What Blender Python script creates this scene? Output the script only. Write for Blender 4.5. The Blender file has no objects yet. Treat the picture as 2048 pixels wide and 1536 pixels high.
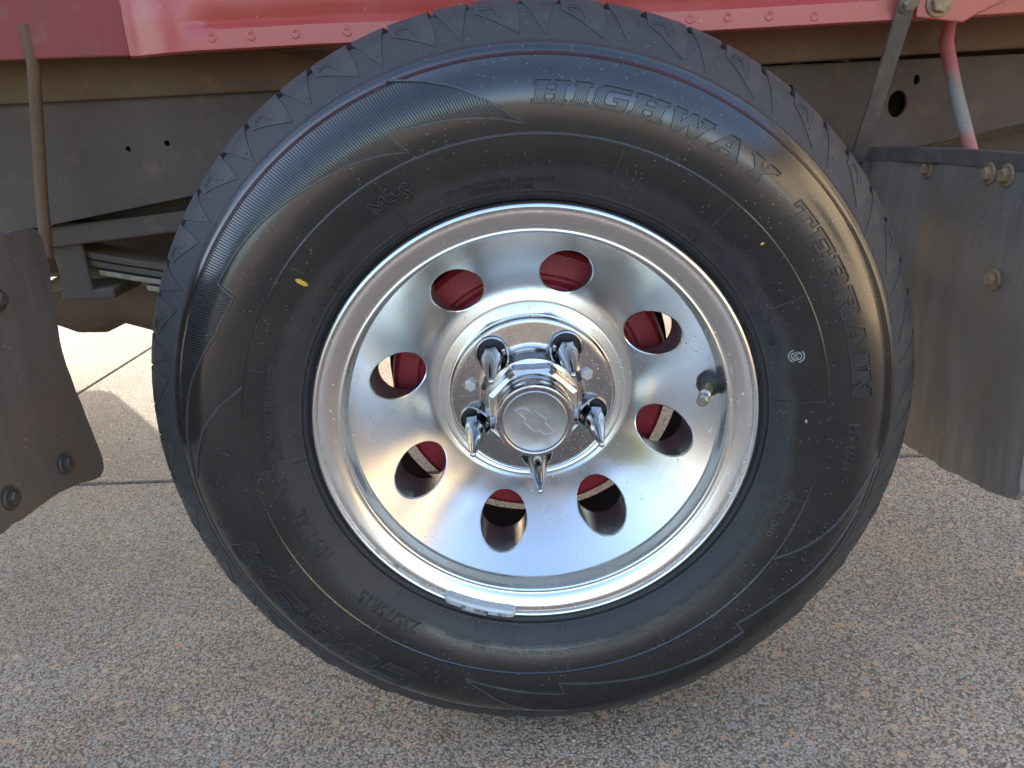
import bpy, bmesh, math, random
import numpy as np
from mathutils import Vector, Matrix
random.seed(7); rng = np.random.default_rng(7)
rad = math.radians
S = bpy.context.scene
C = S.collection

# ---------------------------------------------------------------- camera, sky, sun, exposure
cd = bpy.data.cameras.new('camera'); cam = bpy.data.objects.new('camera', cd); C.objects.link(cam)
cd.sensor_fit = 'HORIZONTAL'; cd.sensor_width = 36; cd.lens = 1540 / 2048 * 36; cd.clip_start = .02; cd.clip_end = 500
PIT, YAW, ROL = rad(20.08), rad(-.555), rad(-3.5)
fw = Vector((math.sin(YAW)*math.cos(PIT), math.cos(YAW)*math.cos(PIT), -math.sin(PIT)))
r0 = Vector((math.cos(YAW), -math.sin(YAW), 0)); u0 = r0.cross(fw)
rt = r0*math.cos(ROL) + u0*math.sin(ROL); up = -r0*math.sin(ROL) + u0*math.cos(ROL)
m = Matrix((rt, up, -fw)).transposed().to_4x4(); m.translation = (-.01406, -.65586, .64082)
cam.matrix_world = m; S.camera = cam

SUN_EL, SUN_AZ = rad(32), rad(-40)          # azimuth from +Y (behind the truck), towards +X
w = bpy.data.worlds.new('World'); S.world = w; w.use_nodes = True
nt = w.node_tree; bg = nt.nodes['Background']
sky = nt.nodes.new('ShaderNodeTexSky'); sky.sky_type = 'NISHITA'; sky.sun_disc = False
sky.sun_elevation = SUN_EL; sky.sun_rotation = SUN_AZ; sky.altitude = 50; sky.air_density = 1.0; sky.dust_density = 2.2; sky.ozone_density = 1.0
nt.links.new(sky.outputs[0], bg.inputs[0]); bg.inputs[1].default_value = .15
sl = bpy.data.lights.new('sun', 'SUN'); sl.energy = 2.0; sl.angle = rad(.55); sl.color = (1, .93, .82)
so = bpy.data.objects.new('sun', sl); C.objects.link(so)
sd = Vector((math.sin(SUN_AZ)*math.cos(SUN_EL), math.cos(SUN_AZ)*math.cos(SUN_EL), math.sin(SUN_EL)))
so.rotation_euler = sd.to_track_quat('Z', 'Y').to_euler(); so.location = (0, 6, 8)
vs = S.view_settings; vs.view_transform = 'Standard'; vs.look = 'None'; vs.gamma = 1; vs.exposure = 2.2; vs.use_curve_mapping = False

# ---------------------------------------------------------------- helpers
WC = Vector((-.0010, 0, .355))           # wheel centre (plane of the rim's outer edge)
GZ = -.007                               # ground level
class MB:
    def __init__(s): s.v = []; s.f = []; s.m = []; s.mi = 0
    def add(s, vs, fs):
        o = len(s.v); s.v += [tuple(p) for p in vs]
        for f in fs: s.f.append(tuple(i+o for i in f)); s.m.append(s.mi)
    def box(s, a, b, bev=0):
        x0, y0, z0 = a; x1, y1, z1 = b
        s.add([(x0,y0,z0),(x1,y0,z0),(x1,y1,z0),(x0,y1,z0),(x0,y0,z1),(x1,y0,z1),(x1,y1,z1),(x0,y1,z1)],
              [(0,3,2,1),(4,5,6,7),(0,1,5,4),(1,2,6,5),(2,3,7,6),(3,0,4,7)])
    def rev(s, prof, n=96, a0=0, a1=2*math.pi, cx=0, cz=0):      # (r, y) profile turned about the Y axis
        full = abs(a1-a0-2*math.pi) < 1e-6; k = n if full else n+1; P = len(prof)
        vs = [(cx+r*math.cos(a0+(a1-a0)*i/n), y, cz+r*math.sin(a0+(a1-a0)*i/n)) for i in range(k) for r, y in prof]
        fs = []
        for i in range(n):
            j = (i+1) % k
            for q in range(P-1): fs.append((i*P+q, i*P+q+1, j*P+q+1, j*P+q))
        s.add(vs, fs)
    def tube(s, path, rr, n=10, caps=True):
        path = [Vector(p) for p in path]; rr = rr if isinstance(rr, (list, tuple)) else [rr]*len(path)
        vs = []; 
        for i, p in enumerate(path):
            t = (path[min(i+1, len(path)-1)] - path[max(i-1, 0)]).normalized()
            a = Vector((0,0,1)) if abs(t.z) < .9 else Vector((1,0,0))
            u = t.cross(a).normalized(); q = t.cross(u)
            vs += [p + (u*math.cos(2*math.pi*k/n) + q*math.sin(2*math.pi*k/n))*rr[i] for k in range(n)]
        fs = [(i*n+k, i*n+(k+1) % n, (i+1)*n+(k+1) % n, (i+1)*n+k) for i in range(len(path)-1) for k in range(n)]
        if caps: fs += [tuple(range(n))[::-1], tuple((len(path)-1)*n+k for k in range(n))]
        s.add(vs, fs)
    def ngon_prism(s, pts, n_dir, h):                           # polygon pts (3D), extruded
        k = len(pts); n_dir = Vector(n_dir)*h
        s.add([Vector(p) for p in pts] + [Vector(p)+n_dir for p in pts],
              [tuple(range(k))[::-1], tuple(range(k, 2*k))] + [(i, (i+1) % k, k+(i+1) % k, k+i) for i in range(k)])
    def mesh(s, name, mats, smooth=None):
        me = bpy.data.meshes.new(name); me.from_pydata(s.v, [], s.f); me.validate()
        for mt in (mats if isinstance(mats, (list, tuple)) else [mats]): me.materials.append(mt)
        if len(s.m) == len(me.polygons) and max(s.m, default=0): me.polygons.foreach_set('material_index', s.m)
        b = bmesh.new(); b.from_mesh(me); bmesh.ops.remove_doubles(b, verts=b.verts, dist=1e-6); bmesh.ops.recalc_face_normals(b, faces=b.faces); b.to_mesh(me); b.free()
        if smooth is not None:
            me.polygons.foreach_set('use_smooth', [True]*len(me.polygons)); me.set_sharp_from_angle(angle=rad(smooth))
        return me
    def build(s, name, mats, parent=None, smooth=None, bev=0, **kw):
        return put(name, s.mesh(name, mats, smooth), parent, bev, **kw)
def put(name, me, parent=None, bev=0, **kw):
    o = bpy.data.objects.new(name, me); C.objects.link(o); o.parent = parent
    for k, v in kw.items(): o[k] = v
    if bev:
        md = o.modifiers.new('bevel', 'BEVEL'); md.width = bev; md.segments = 2; md.limit_method = 'ANGLE'; md.angle_limit = rad(40)
    return o

# ---------------------------------------------------------------- materials
def mat(name):
    mt = bpy.data.materials.new(name); mt.use_nodes = True; t = mt.node_tree
    return mt, t, t.nodes['Principled BSDF']
def N(t, kind, **kw):
    n = t.nodes.new(kind)
    for k, v in kw.items():
        if k.startswith('i_'):
            key = k[2:]; key = int(key) if key.isdigit() else key.replace('_', ' '); n.inputs[key].default_value = v
        else: setattr(n, k, v)
    return n
def L(t, a, b): t.links.new(a, b)
def math_(t, op, a, b=None, c=None, clamp=False):
    n = t.nodes.new('ShaderNodeMath'); n.operation = op; n.use_clamp = clamp
    for i, x in enumerate((a, b, c)):
        if x is None: continue
        if isinstance(x, (int, float)): n.inputs[i].default_value = x
        else: L(t, x, n.inputs[i])
    return n.outputs[0]
def ramp(t, fac, stops, interp='LINEAR'):
    n = t.nodes.new('ShaderNodeValToRGB'); cr = n.color_ramp; cr.interpolation = interp
    while len(cr.elements) < len(stops): cr.elements.new(.5)
    for e, (p, c) in zip(cr.elements, stops):
        e.position = p; e.color = (*(c if isinstance(c, (tuple, list)) else (c, c, c)), 1)
    L(t, fac, n.inputs[0]); return n.outputs[0]
def mixc(t, fac, a, b, mode='MIX'):
    n = t.nodes.new('ShaderNodeMix'); n.data_type = 'RGBA'; n.blend_type = mode
    for s_, x in ((n.inputs[0], fac), (n.inputs[6], a), (n.inputs[7], b)):
        if isinstance(x, (int, float)): s_.default_value = x
        elif isinstance(x, tuple): s_.default_value = (*x, 1)
        else: L(t, x, s_)
    return n.outputs[2]
def mixf(t, fac, a, b):
    n = t.nodes.new('ShaderNodeMix')
    for s_, x in ((n.inputs[0], fac), (n.inputs[2], a), (n.inputs[3], b)):
        if isinstance(x, (int, float)): s_.default_value = x
        else: L(t, x, s_)
    return n.outputs[0]
def coord(t, world=False):
    return N(t, 'ShaderNodeNewGeometry').outputs['Position'] if world else N(t, 'ShaderNodeTexCoord').outputs['Object']
def noise(t, co, scale, detail=3, rough=.55, dist=0):
    n = N(t, 'ShaderNodeTexNoise', i_Scale=scale, i_Detail=detail, i_Roughness=rough, i_Distortion=dist); L(t, co, n.inputs['Vector']); return n.outputs[0]
def voro(t, co, scale, feature='F1', rnd=1):
    n = N(t, 'ShaderNodeTexVoronoi', feature=feature, i_Scale=scale, i_Randomness=rnd); L(t, co, n.inputs['Vector']); return n
def specks(t, co, scale, size, keep):
    v = voro(t, co, scale); d = math_(t, 'LESS_THAN', v.outputs['Distance'], size)
    sp = N(t, 'ShaderNodeSeparateColor'); L(t, v.outputs['Color'], sp.inputs[0])
    return math_(t, 'MULTIPLY', d, math_(t, 'LESS_THAN', sp.outputs[0], keep))
def bump(t, b, h, dist, strength=1):
    n = N(t, 'ShaderNodeBump', i_Distance=dist, i_Strength=strength); L(t, h, n.inputs['Height']); L(t, n.outputs[0], b.inputs['Normal']); return n
def radius(t, co):
    s = N(t, 'ShaderNodeSeparateXYZ'); L(t, co, s.inputs[0])
    return math_(t, 'SQRT', math_(t, 'ADD', math_(t, 'MULTIPLY', s.outputs[0], s.outputs[0]), math_(t, 'MULTIPLY', s.outputs[2], s.outputs[2])))

def mk_rubber():
    mt, t, b = mat('tyre_rubber'); co = coord(t); r = radius(t, co)
    edge = math_(t, 'ADD', r, math_(t, 'MULTIPLY', math_(t, 'SUBTRACT', noise(t, co, 14, 5, .6), .5), .030))
    dressed = ramp(t, math_(t, 'MULTIPLY', math_(t, 'SUBTRACT', edge, .2335), 120, clamp=True), [(0, 0), (1, 1)])
    dusty = noise(t, co, 9, 4, .65)
    shoulder = math_(t, 'MULTIPLY', math_(t, 'SUBTRACT', r, .3265), 220, clamp=True)
    base = mixc(t, dressed, (.030, .030, .032), (.0045, .0045, .006))
    base = mixc(t, shoulder, base, (.042, .044, .047))
    base = mixc(t, math_(t, 'MULTIPLY', math_(t, 'SUBTRACT', dusty, .45), .35, clamp=True), base, (.16, .14, .11))
    sp = math_(t, 'MAXIMUM', specks(t, co, 420, .17, .16), specks(t, co, 150, .06, .05))
    pat = math_(t, 'MULTIPLY', sp, math_(t, 'GREATER_THAN', noise(t, co, 16, 2), .47))
    base = mixc(t, math_(t, 'MULTIPLY', pat, .55), base, (.46, .44, .40))
    L(t, base, b.inputs['Base Color'])
    ro = mixf(t, dressed, .52, .235)
    ro = mixf(t, shoulder, ro, .66)
    ro = math_(t, 'ADD', ro, math_(t, 'MULTIPLY', math_(t, 'SUBTRACT', noise(t, co, 60, 4, .7), .5), .14))
    ro = math_(t, 'ADD', ro, math_(t, 'MULTIPLY', pat, .3)); L(t, ro, b.inputs['Roughness'])
    b.inputs['Specular IOR Level'].default_value = .40
    L(t, math_(t, 'MULTIPLY', math_(t, 'MULTIPLY', dressed, math_(t, 'SUBTRACT', 1, shoulder)), .80), b.inputs['Coat Weight']); b.inputs['Coat Roughness'].default_value = .17; b.inputs['Coat IOR'].default_value = 1.65
    bump(t, b, math_(t, 'ADD', noise(t, co, 900, 3, .6), math_(t, 'MULTIPLY', noise(t, co, 40, 2), 1.2)), .00022, .6)
    return mt
def mk_dryrubber():
    mt, t, b = mat('tread_rubber'); co = coord(t)
    d = noise(t, co, 34, 5, .65)
    L(t, mixc(t, ramp(t, d, [(.35, 0), (.72, 1)]), (.032, .034, .037), (.068, .066, .062)), b.inputs['Base Color'])
    b.inputs['Roughness'].default_value = .62; b.inputs['Specular IOR Level'].default_value = .45
    bump(t, b, noise(t, co, 500, 4, .6), .0003, .6); return mt
def mk_alloy():
    mt, t, b = mat('polished_aluminium'); co = coord(t); r = radius(t, co)
    b.inputs['Metallic'].default_value = 1
    haze = noise(t, co, 22, 5, .6)
    spot = math_(t, 'MAXIMUM', specks(t, co, 170, .16, .30), specks(t, co, 90, .10, .35))
    spot = math_(t, 'MULTIPLY', spot, math_(t, 'GREATER_THAN', noise(t, co, 11, 2), .48))
    dirt = math_(t, 'MULTIPLY', ramp(t, math_(t, 'MULTIPLY', math_(t, 'ABSOLUTE', math_(t, 'SUBTRACT', r, .2000)), 300), [(.25, 1), (.9, 0)]), ramp(t, noise(t, co, 55, 6, .7), [(.50, 0), (.66, 1)]))
    dirt = math_(t, 'MULTIPLY', dirt, ramp(t, noise(t, co, 5, 1), [(.45, 0), (.6, 1)]))
    L(t, math_(t, 'SUBTRACT', 1, math_(t, 'MULTIPLY', dirt, .85)), b.inputs['Metallic'])
    L(t, mixc(t, dirt, mixc(t, spot, mixc(t, haze, (.85, .855, .845), (.77, .775, .755)), (.88, .88, .88)), (.17, .115, .05)), b.inputs['Base Color'])
    wv = N(t, 'ShaderNodeTexNoise', i_Scale=1.0, i_Detail=2.0); wv.noise_dimensions = '1D'; L(t, math_(t, 'MULTIPLY', r, 2600), wv.inputs['W'])
    L(t, math_(t, 'ADD', math_(t, 'MULTIPLY', haze, .16), math_(t, 'ADD', .13, math_(t, 'MULTIPLY', spot, .35))), b.inputs['Roughness'])
    b.inputs['Anisotropic'].default_value = .7
    tg = N(t, 'ShaderNodeTangent', direction_type='RADIAL', axis='Y'); L(t, tg.outputs[0], b.inputs['Tangent'])
    bump(t, b, math_(t, 'ADD', math_(t, 'MULTIPLY', wv.outputs[0], .5), noise(t, co, 26, 2)), .00010, .4)
    return mt
def mk_chrome(name='chrome', base=(.80, .80, .81), rough=.07, pit=.5):
    mt, t, b = mat(name); co = coord(t); b.inputs['Metallic'].default_value = 1
    n = noise(t, co, 60, 5, .65); sp = math_(t, 'MAXIMUM', specks(t, co, 380, .22, .20*pit*2), specks(t, co, 210, .16, .2*pit*2))
    L(t, mixc(t, math_(t, 'MULTIPLY', sp, .55), mixc(t, ramp(t, n, [(.42, 0), (.8, 1)]), base, tuple(c*.72 for c in base)), (.55, .50, .46)), b.inputs['Base Color'])
    L(t, math_(t, 'ADD', math_(t, 'MULTIPLY', sp, .4), math_(t, 'ADD', rough, math_(t, 'MULTIPLY', n, .10))), b.inputs['Roughness'])
    bump(t, b, math_(t, 'ADD', noise(t, co, 60, 2), sp), .00005, .4); return mt
def mk_simple(name, c0, c1, rough=.6, metal=0, scale=20, bumpd=.0004, bscale=300, spec=.5, lo=.35, hi=.7, world=False):
    mt, t, b = mat(name); co = coord(t, world)
    L(t, mixc(t, ramp(t, noise(t, co, scale, 6, .62), [(lo, 0), (hi, 1)]), c0, c1), b.inputs['Base Color'])
    L(t, math_(t, 'ADD', rough-.08, math_(t, 'MULTIPLY', noise(t, co, scale*2.3, 4), .16)), b.inputs['Roughness'])
    b.inputs['Metallic'].default_value = metal; b.inputs['Specular IOR Level'].default_value = spec
    bump(t, b, noise(t, co, bscale, 4, .6), bumpd, .7); return mt
def mk_red():
    mt, t, b = mat('faded_red_paint'); co = coord(t)
    d = ramp(t, noise(t, co, 11, 6, .62), [(.42, 0), (.75, 1)])
    c = mixc(t, math_(t, 'MULTIPLY', d, .4), (.37, .052, .046), (.35, .145, .105))
    c = mixc(t, specks(t, co, 130, .10, .12), c, (.42, .36, .30)); L(t, c, b.inputs['Base Color'])
    L(t, math_(t, 'ADD', .30, math_(t, 'MULTIPLY', d, .25)), b.inputs['Roughness'])
    b.inputs['Coat Weight'].default_value = .35; b.inputs['Coat Roughness'].default_value = .28
    bump(t, b, noise(t, co, 160, 3), .0003, .4); return mt
def mk_under(name, c0, c1, c2, dustc=(.21, .155, .095)):
    mt, t, b = mat(name); co = coord(t)
    c = mixc(t, ramp(t, noise(t, co, 7, 6, .6), [(.3, 0), (.7, 1)]), c0, c1)
    c = mixc(t, ramp(t, noise(t, co, 26, 6, .7), [(.55, 0), (.78, 1)]), c, c2)
    g = N(t, 'ShaderNodeNewGeometry'); s = N(t, 'ShaderNodeSeparateXYZ'); L(t, g.outputs['Normal'], s.inputs[0])
    c = mixc(t, math_(t, 'MULTIPLY', math_(t, 'GREATER_THAN', s.outputs[2], .5), .8), c, dustc)
    L(t, c, b.inputs['Base Color']); b.inputs['Roughness'].default_value = .74; b.inputs['Specular IOR Level'].default_value = .35
    bump(t, b, noise(t, co, 240, 5, .65), .0006, .8); return mt
def mk_flap(name='mud_flap_rubber', c0=(.135, .126, .115), c1=(.225, .207, .184), c2=(.185, .148, .110)):
    mt, t, b = mat(name); co = coord(t)
    mp = N(t, 'ShaderNodeMapping'); mp.inputs['Scale'].default_value = (1, 1, .12); L(t, co, mp.inputs[0])
    st = ramp(t, noise(t, mp.outputs[0], 42, 6, .65), [(.38, 0), (.72, 1)])
    c = mixc(t, st, c0, c1)
    c = mixc(t, ramp(t, noise(t, co, 8, 4), [(.45, 0), (.75, 1)]), c, c2)
    c = mixc(t, math_(t, 'MULTIPLY', specks(t, co, 130, .14, .16), .6), c, (.30, .28, .25))
    L(t, c, b.inputs['Base Color']); b.inputs['Roughness'].default_value = .60
    bump(t, b, math_(t, 'ADD', noise(t, mp.outputs[0], 60, 4), noise(t, co, 300, 3)), .0006, .7); return mt
def mk_ground():
    mt, t, b = mat('exposed_aggregate'); co = coord(t, True)
    wob = N(t, 'ShaderNodeVectorMath', operation='ADD'); nz = N(t, 'ShaderNodeTexNoise', i_Scale=160.0, i_Detail=2.0); L(t, co, nz.inputs['Vector'])
    sc = N(t, 'ShaderNodeVectorMath', operation='SCALE'); sc.inputs['Scale'].default_value = .0035; L(t, nz.outputs['Color'], sc.inputs[0]); L(t, co, wob.inputs[0]); L(t, sc.outputs[0], wob.inputs[1])
    P = wob.outputs[0]
    v = voro(t, P, 350); cs = N(t, 'ShaderNodeSeparateColor'); L(t, v.outputs['Color'], cs.inputs[0])
    stone = ramp(t, cs.outputs[0], [(0, (.09, .085, .075)), (.13, (.32, .285, .235)), (.34, (.42, .38, .32)), (.52, (.36, .30, .225)), (.66, (.26, .27, .275)), (.80, (.46, .30, .18)), (.93, (.50, .47, .42))], 'CONSTANT')
    stone = mixc(t, .35, stone, ramp(t, cs.outputs[1], [(0, (.22, .20, .17)), (1, (.50, .45, .37))]))
    gap = ramp(t, v.outputs['Distance'], [(.42, 1), (.78, 0)])
    c = mixc(t, gap, (.125, .104, .080), stone)
    v2 = voro(t, P, 82); c2 = N(t, 'ShaderNodeSeparateColor'); L(t, v2.outputs['Color'], c2.inputs[0])
    big = math_(t, 'MULTIPLY', math_(t, 'LESS_THAN', v2.outputs['Distance'], math_(t, 'MULTIPLY', c2.outputs[1], .42)), math_(t, 'LESS_THAN', c2.outputs[0], .30))
    bcol = ramp(t, c2.outputs[2], [(0, (.50, .29, .16)), (.45, (.46, .34, .22)), (.7, (.30, .31, .32)), (.85, (.52, .24, .13))], 'CONSTANT')
    c = mixc(t, big, c, bcol)
    warm = ramp(t, noise(t, co, 2.2, 3), [(.35, 0), (.65, 1)])
    c = mixc(t, 1.0, c, mixc(t, warm, (1.12, 1.08, 1.05), (1.27, 1.09, .92)), 'MULTIPLY')
    stain = ramp(t, noise(t, co, 3.2, 6, .6), [(.3, .80), (.62, 1.10)]); c = mixc(t, 1.0, c, stain, 'MULTIPLY')
    L(t, c, b.inputs['Base Color']); b.inputs['Roughness'].default_value = .78; b.inputs['Specular IOR Level'].default_value = .4
    h = math_(t, 'SUBTRACT', math_(t, 'MULTIPLY', big, .5), math_(t, 'MULTIPLY', math_(t, 'SUBTRACT', 1, gap), .7))
    h = math_(t, 'ADD', h, math_(t, 'MULTIPLY', cs.outputs[2], .5))
    bump(t, b, h, .0016, .9); return mt

RUB = mk_rubber(); OUTL = mk_simple('moulded_edge', (.040, .041, .043), (.065, .065, .065), .38, 0, 60, .0001, 900, .6); SERR = mk_simple('serrated_rubber', (.016, .017, .019), (.03, .031, .033), .5, 0, 60, .0001, 900, .5); RAISED = mk_simple('worn_raised_rubber', (.022, .022, .024), (.050, .049, .048), .36, 0, 60, .0001, 900, .6); DRY = mk_dryrubber(); ALU = mk_alloy(); HOLEW = mk_simple('hole_wall', (.16, .16, .17), (.26, .25, .24), .34, .8, 60); CHR = mk_chrome(); RED = mk_red()
SPIKE = mk_chrome('spike_chrome', (.52, .55, .57), .06, .08)
SLEEVE = mk_chrome('dull_sleeve', (.34, .35, .36), .22, .5)
BOLTHEAD = mk_simple('bright_bolt', (.62, .63, .63), (.48, .48, .48), .4, .6, 200)
CAPM = mk_chrome('weathered_cap', (.42, .43, .44), .42, .95)
CHRP = mk_chrome('pitted_chrome', (.45, .44, .445), .11, .95)
BLACK = mk_simple('black_rubber_and_shade', (.014, .014, .014), (.03, .03, .03), .5)  # valve rubber and backing plate; also black for shade in barrel and lug pockets
RAIL = mk_under('frame_paint', (.064, .048, .038), (.092, .072, .057), (.135, .096, .060))
BROWN = mk_under('dusty_brown_steel', (.085, .052, .030), (.125, .078, .042), (.16, .10, .052))
RUST = mk_under('rusty_bed_floor', (.15, .072, .030), (.21, .105, .045), (.09, .05, .03))
DRED = mk_under('shaded_dusty_red', (.24, .040, .042), (.18, .052, .042), (.20, .11, .07))  # dust, plus the shade at the bed's left end put into the red
STEEL = mk_simple('dusty_steel', (.16, .14, .11), (.27, .23, .17), .55, .5, 60)
BOLT = mk_simple('rusty_bolt', (.20, .14, .085), (.34, .24, .14), .65, .3, 90)
DBOLT = mk_simple('dark_bolt', (.07, .066, .062), (.13, .12, .11), .5, .5, 90)
STRAP = mk_simple('dusty_strap', (.085, .080, .078), (.155, .135, .11), .6, .2, 40)
FLAP = mk_flap(); FLAPL = mk_flap('brown_flap_rubber', (.085, .080, .075), (.135, .122, .108), (.125, .098, .074)); GROUND = mk_ground()
DRUM = mk_simple('red_brake_drum', (.46, .030, .045), (.34, .04, .04), .5, 0, 30)
ZINC = mk_simple('zinc_weight', (.52, .57, .58), (.40, .44, .45), .42, .25, 50, .0003)
WPAINT = mk_simple('pale_paint', (.40, .43, .41), (.22, .24, .23), .6, 0, 500)
YPAINT = mk_simple('yellow_paint', (.62, .42, .045), (.48, .30, .04), .6, 0, 200)
INK = mk_simple('stamped_mark', (.05, .05, .055), (.09, .09, .09), .6)
BRASS = mk_simple('tarnished_brass', (.17, .145, .075), (.27, .22, .12), .42, .7, 120)
JOINT = mk_simple('joint_earth', (.025, .022, .018), (.05, .042, .032), .9, 0, 60, world=True)
CREAM = mk_simple('cream_render', (.70, .57, .37), (.64, .51, .33), .85, 0, 3, .002, 120)
ROOF = mk_simple('roof_sheet', (.22, .20, .19), (.30, .27, .25), .7, 0, 3)
GLASSD = mk_simple('dark_window', (.03, .035, .04), (.045, .05, .055), .12, 0, 3)
WHITE = mk_simple('white_trim', (.74, .74, .72), (.66, .66, .64), .6, 0, 5)
def mk_rodpaint():
    mt, t, b = mat('rod_paint'); co = coord(t); s = N(t, 'ShaderNodeSeparateXYZ'); L(t, co, s.inputs[0])
    z = math_(t, 'ADD', s.outputs[2], math_(t, 'MULTIPLY', math_(t, 'SUBTRACT', noise(t, co, 60, 4), .5), .03))
    a = ramp(t, math_(t, 'MULTIPLY', math_(t, 'SUBTRACT', z, .54), 6.3), [(0, (.33, .13, .13)), (.18, (.34, .14, .14)), (.25, (.22, .235, .235)), (.55, (.17, .18, .18)), (.68, (.36, .10, .11)), (1, (.38, .06, .07))])
    L(t, mixc(t, ramp(t, noise(t, co, 90, 5), [(.5, 0), (.8, 1)]), a, (.20, .15, .11)), b.inputs['Base Color']); b.inputs['Roughness'].default_value = .6; return mt
RODP = mk_rodpaint()

# ---------------------------------------------------------------- setting: driveway slabs
mb = MB(); mb.box((-60, -60, GZ-.30), (60, 60, GZ-.018))
drive = mb.build('driveway', JOINT, kind='structure', label='exposed aggregate concrete driveway under the truck', category='driveway')
th = rad(-2.9); sx = Vector((math.cos(th), math.sin(th), 0)); sy = Vector((-math.sin(th), math.cos(th), 0))
corner = Vector((-1.19, .707, 0)); W_ = 2.6; g = .0045
mb = MB()
def slab_box(m_, x0, x1, y0, y1):
    k = 4
    xs = [x0, x1]; ys = [y0, y1]
    m_.box((x0, y0, GZ-.09), (x1, y1, GZ))
slab_box(mb, g, W_-g, g, W_-g); slabme = mb.mesh('slab', GROUND)
for i in range(-3, 4):
    for j in range(-5, 3):
        o = put('slab', slabme, drive, .003); p = corner + sx*W_*i + sy*W_*j; o.location = p; o.rotation_euler.z = th
mb = MB()                                                      # the driveway beyond the slabs that show
R_ = 60; a, b_ = -3*W_, 4*W_; c, d = -5*W_, 3*W_
for (x0, x1, y0, y1) in ((-R_, a-g, -R_, R_), (b_+g, R_, -R_, R_), (a+g, b_-g, -R_, c-g), (a+g, b_-g, d+g, R_)): mb.box((x0, y0, GZ-.09), (x1, y1, GZ))
o = mb.build('outer_paving', GROUND, drive); o.location = corner; o.rotation_euler.z = th

# loose and half-sunk aggregate stones where the paving is near enough to show them
def mk_stone():
    mt, t, b = mat('aggregate_stone'); g_ = N(t, 'ShaderNodeNewGeometry')
    c = ramp(t, g_.outputs['Random Per Island'], [(0, (.47, .30, .17)), (.22, (.40, .34, .26)), (.42, (.30, .29, .27)), (.58, (.48, .43, .35)), (.74, (.24, .25, .26)), (.86, (.52, .34, .20)), (.95, (.12, .11, .10))], 'CONSTANT')
    L(t, c, b.inputs['Base Color']); b.inputs['Roughness'].default_value = .7; return mt
bmi = bmesh.new(); bmesh.ops.create_icosphere(bmi, subdivisions=1, radius=1); bv = np.array([v.co[:] for v in bmi.verts]); bf = np.array([[v.index for v in f.verts] for f in bmi.faces]); bmi.free()
NS = 16000; PX = rng.uniform(-1.3, 1.1, NS); PY = -.22 + 1.5*rng.uniform(0, 1, NS)**1.5; SZ = rng.lognormal(math.log(.0014), .38, NS).clip(.0007, .0042)
rot = rng.uniform(0, 2*np.pi, NS); el = rng.uniform(.65, 1.0, NS)
V = bv[None]*(1 + rng.normal(0, .16, (NS, len(bv), 1))); X = V[..., 0]*SZ[:, None]; Y = V[..., 1]*(SZ*el)[:, None]; Z = V[..., 2]*(SZ*.62)[:, None]
V = np.stack([PX[:, None] + X*np.cos(rot)[:, None] - Y*np.sin(rot)[:, None], PY[:, None] + X*np.sin(rot)[:, None] + Y*np.cos(rot)[:, None], GZ - SZ[:, None]*.12 + Z], -1).reshape(-1, 3)
FF = (bf[None] + (np.arange(NS)*len(bv))[:, None, None]).reshape(-1, 3)
me_ = bpy.data.meshes.new('aggregate_stones'); me_.from_pydata(V.tolist(), [], FF.tolist()); me_.materials.append(mk_stone()); me_.polygons.foreach_set('use_smooth', [True]*len(me_.polygons)); put('aggregate_stones', me_, drive, kind='stuff')

# ---------------------------------------------------------------- the truck
truck = bpy.data.objects.new('pickup_truck', None); C.objects.link(truck); truck.location = (0, 0, GZ)
truck['label'] = 'faded red pickup truck, its rear wheel, mud flaps and dusty underside in close-up'; truck['category'] = 'truck'
def part(o, loc=(0, 0, 0)):
    o.parent = truck; o.location = Vector(loc) - Vector((0, 0, GZ)); return o

# --- tyre -------------------------------------------------------------------
PR = np.array([(.2040,.016),(.2072,.0105),(.2085,.0060),(.2103,.0040),(.2112,.0030),(.2120,.0042),(.2135,.0036),(.2150,.0022),(.2157,-.0008),(.2167,-.0014),(.2176,-.0016),(.2200,-.0040),
  (.2250,-.0078),(.2320,-.0115),(.2400,-.0148),(.2480,-.0176),(.2560,-.0199),(.2602,-.0208),(.2612,-.0217),(.2622,-.0218),(.2632,-.0213),(.2700,-.0230),(.2770,-.0242),(.2840,-.0247),(.2910,-.0246),
  (.2980,-.0234),(.3050,-.0208),(.3110,-.0172),(.3160,-.0133),(.3196,-.0100),(.3203,-.0102),(.3212,-.0084),(.3255,-.0042),(.3270,-.0036),(.3288,-.0030),(.3302,-.0008),(.3316,.0015),
  (.3384,.0058),(.3470,.0123),(.3543,.0196),(.3586,.0256),(.3598,.0330),(.3602,.0500)])
SM = PR[(PR[:, 0] > .2165) & (PR[:, 0] < .33)]
smr = np.linspace(.2165, .333, 200); smy = np.interp(smr, PR[:, 0], PR[:, 1])
ker = np.hanning(15); ker /= ker.sum(); smy = np.convolve(np.pad(smy, 7, 'edge'), ker, 'valid')
def sy_(r): return float(np.interp(r, smr, smy))
def pt(thd, r, e=0.0):
    d = (sy_(r+.0015) - sy_(r-.0015))/.003; k = 1/math.sqrt(1+d*d)
    rr = r + e*d*k; y = sy_(r) - e*k; a = rad(thd)
    return Vector((rr*math.cos(a), y, rr*math.sin(a)))
CY = .0925
prof = [tuple(p) for p in PR] + [(.3602, CY)]
prof += [(r, 2*CY-y) for r, y in PR[::-1]]
mb = MB(); mb.rev(prof, 320)
tyre = mb.build('tyre', RUB, None, 25, label='black highway tyre with raised lettering and dusty shoulder'); part(tyre, WC)
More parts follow.
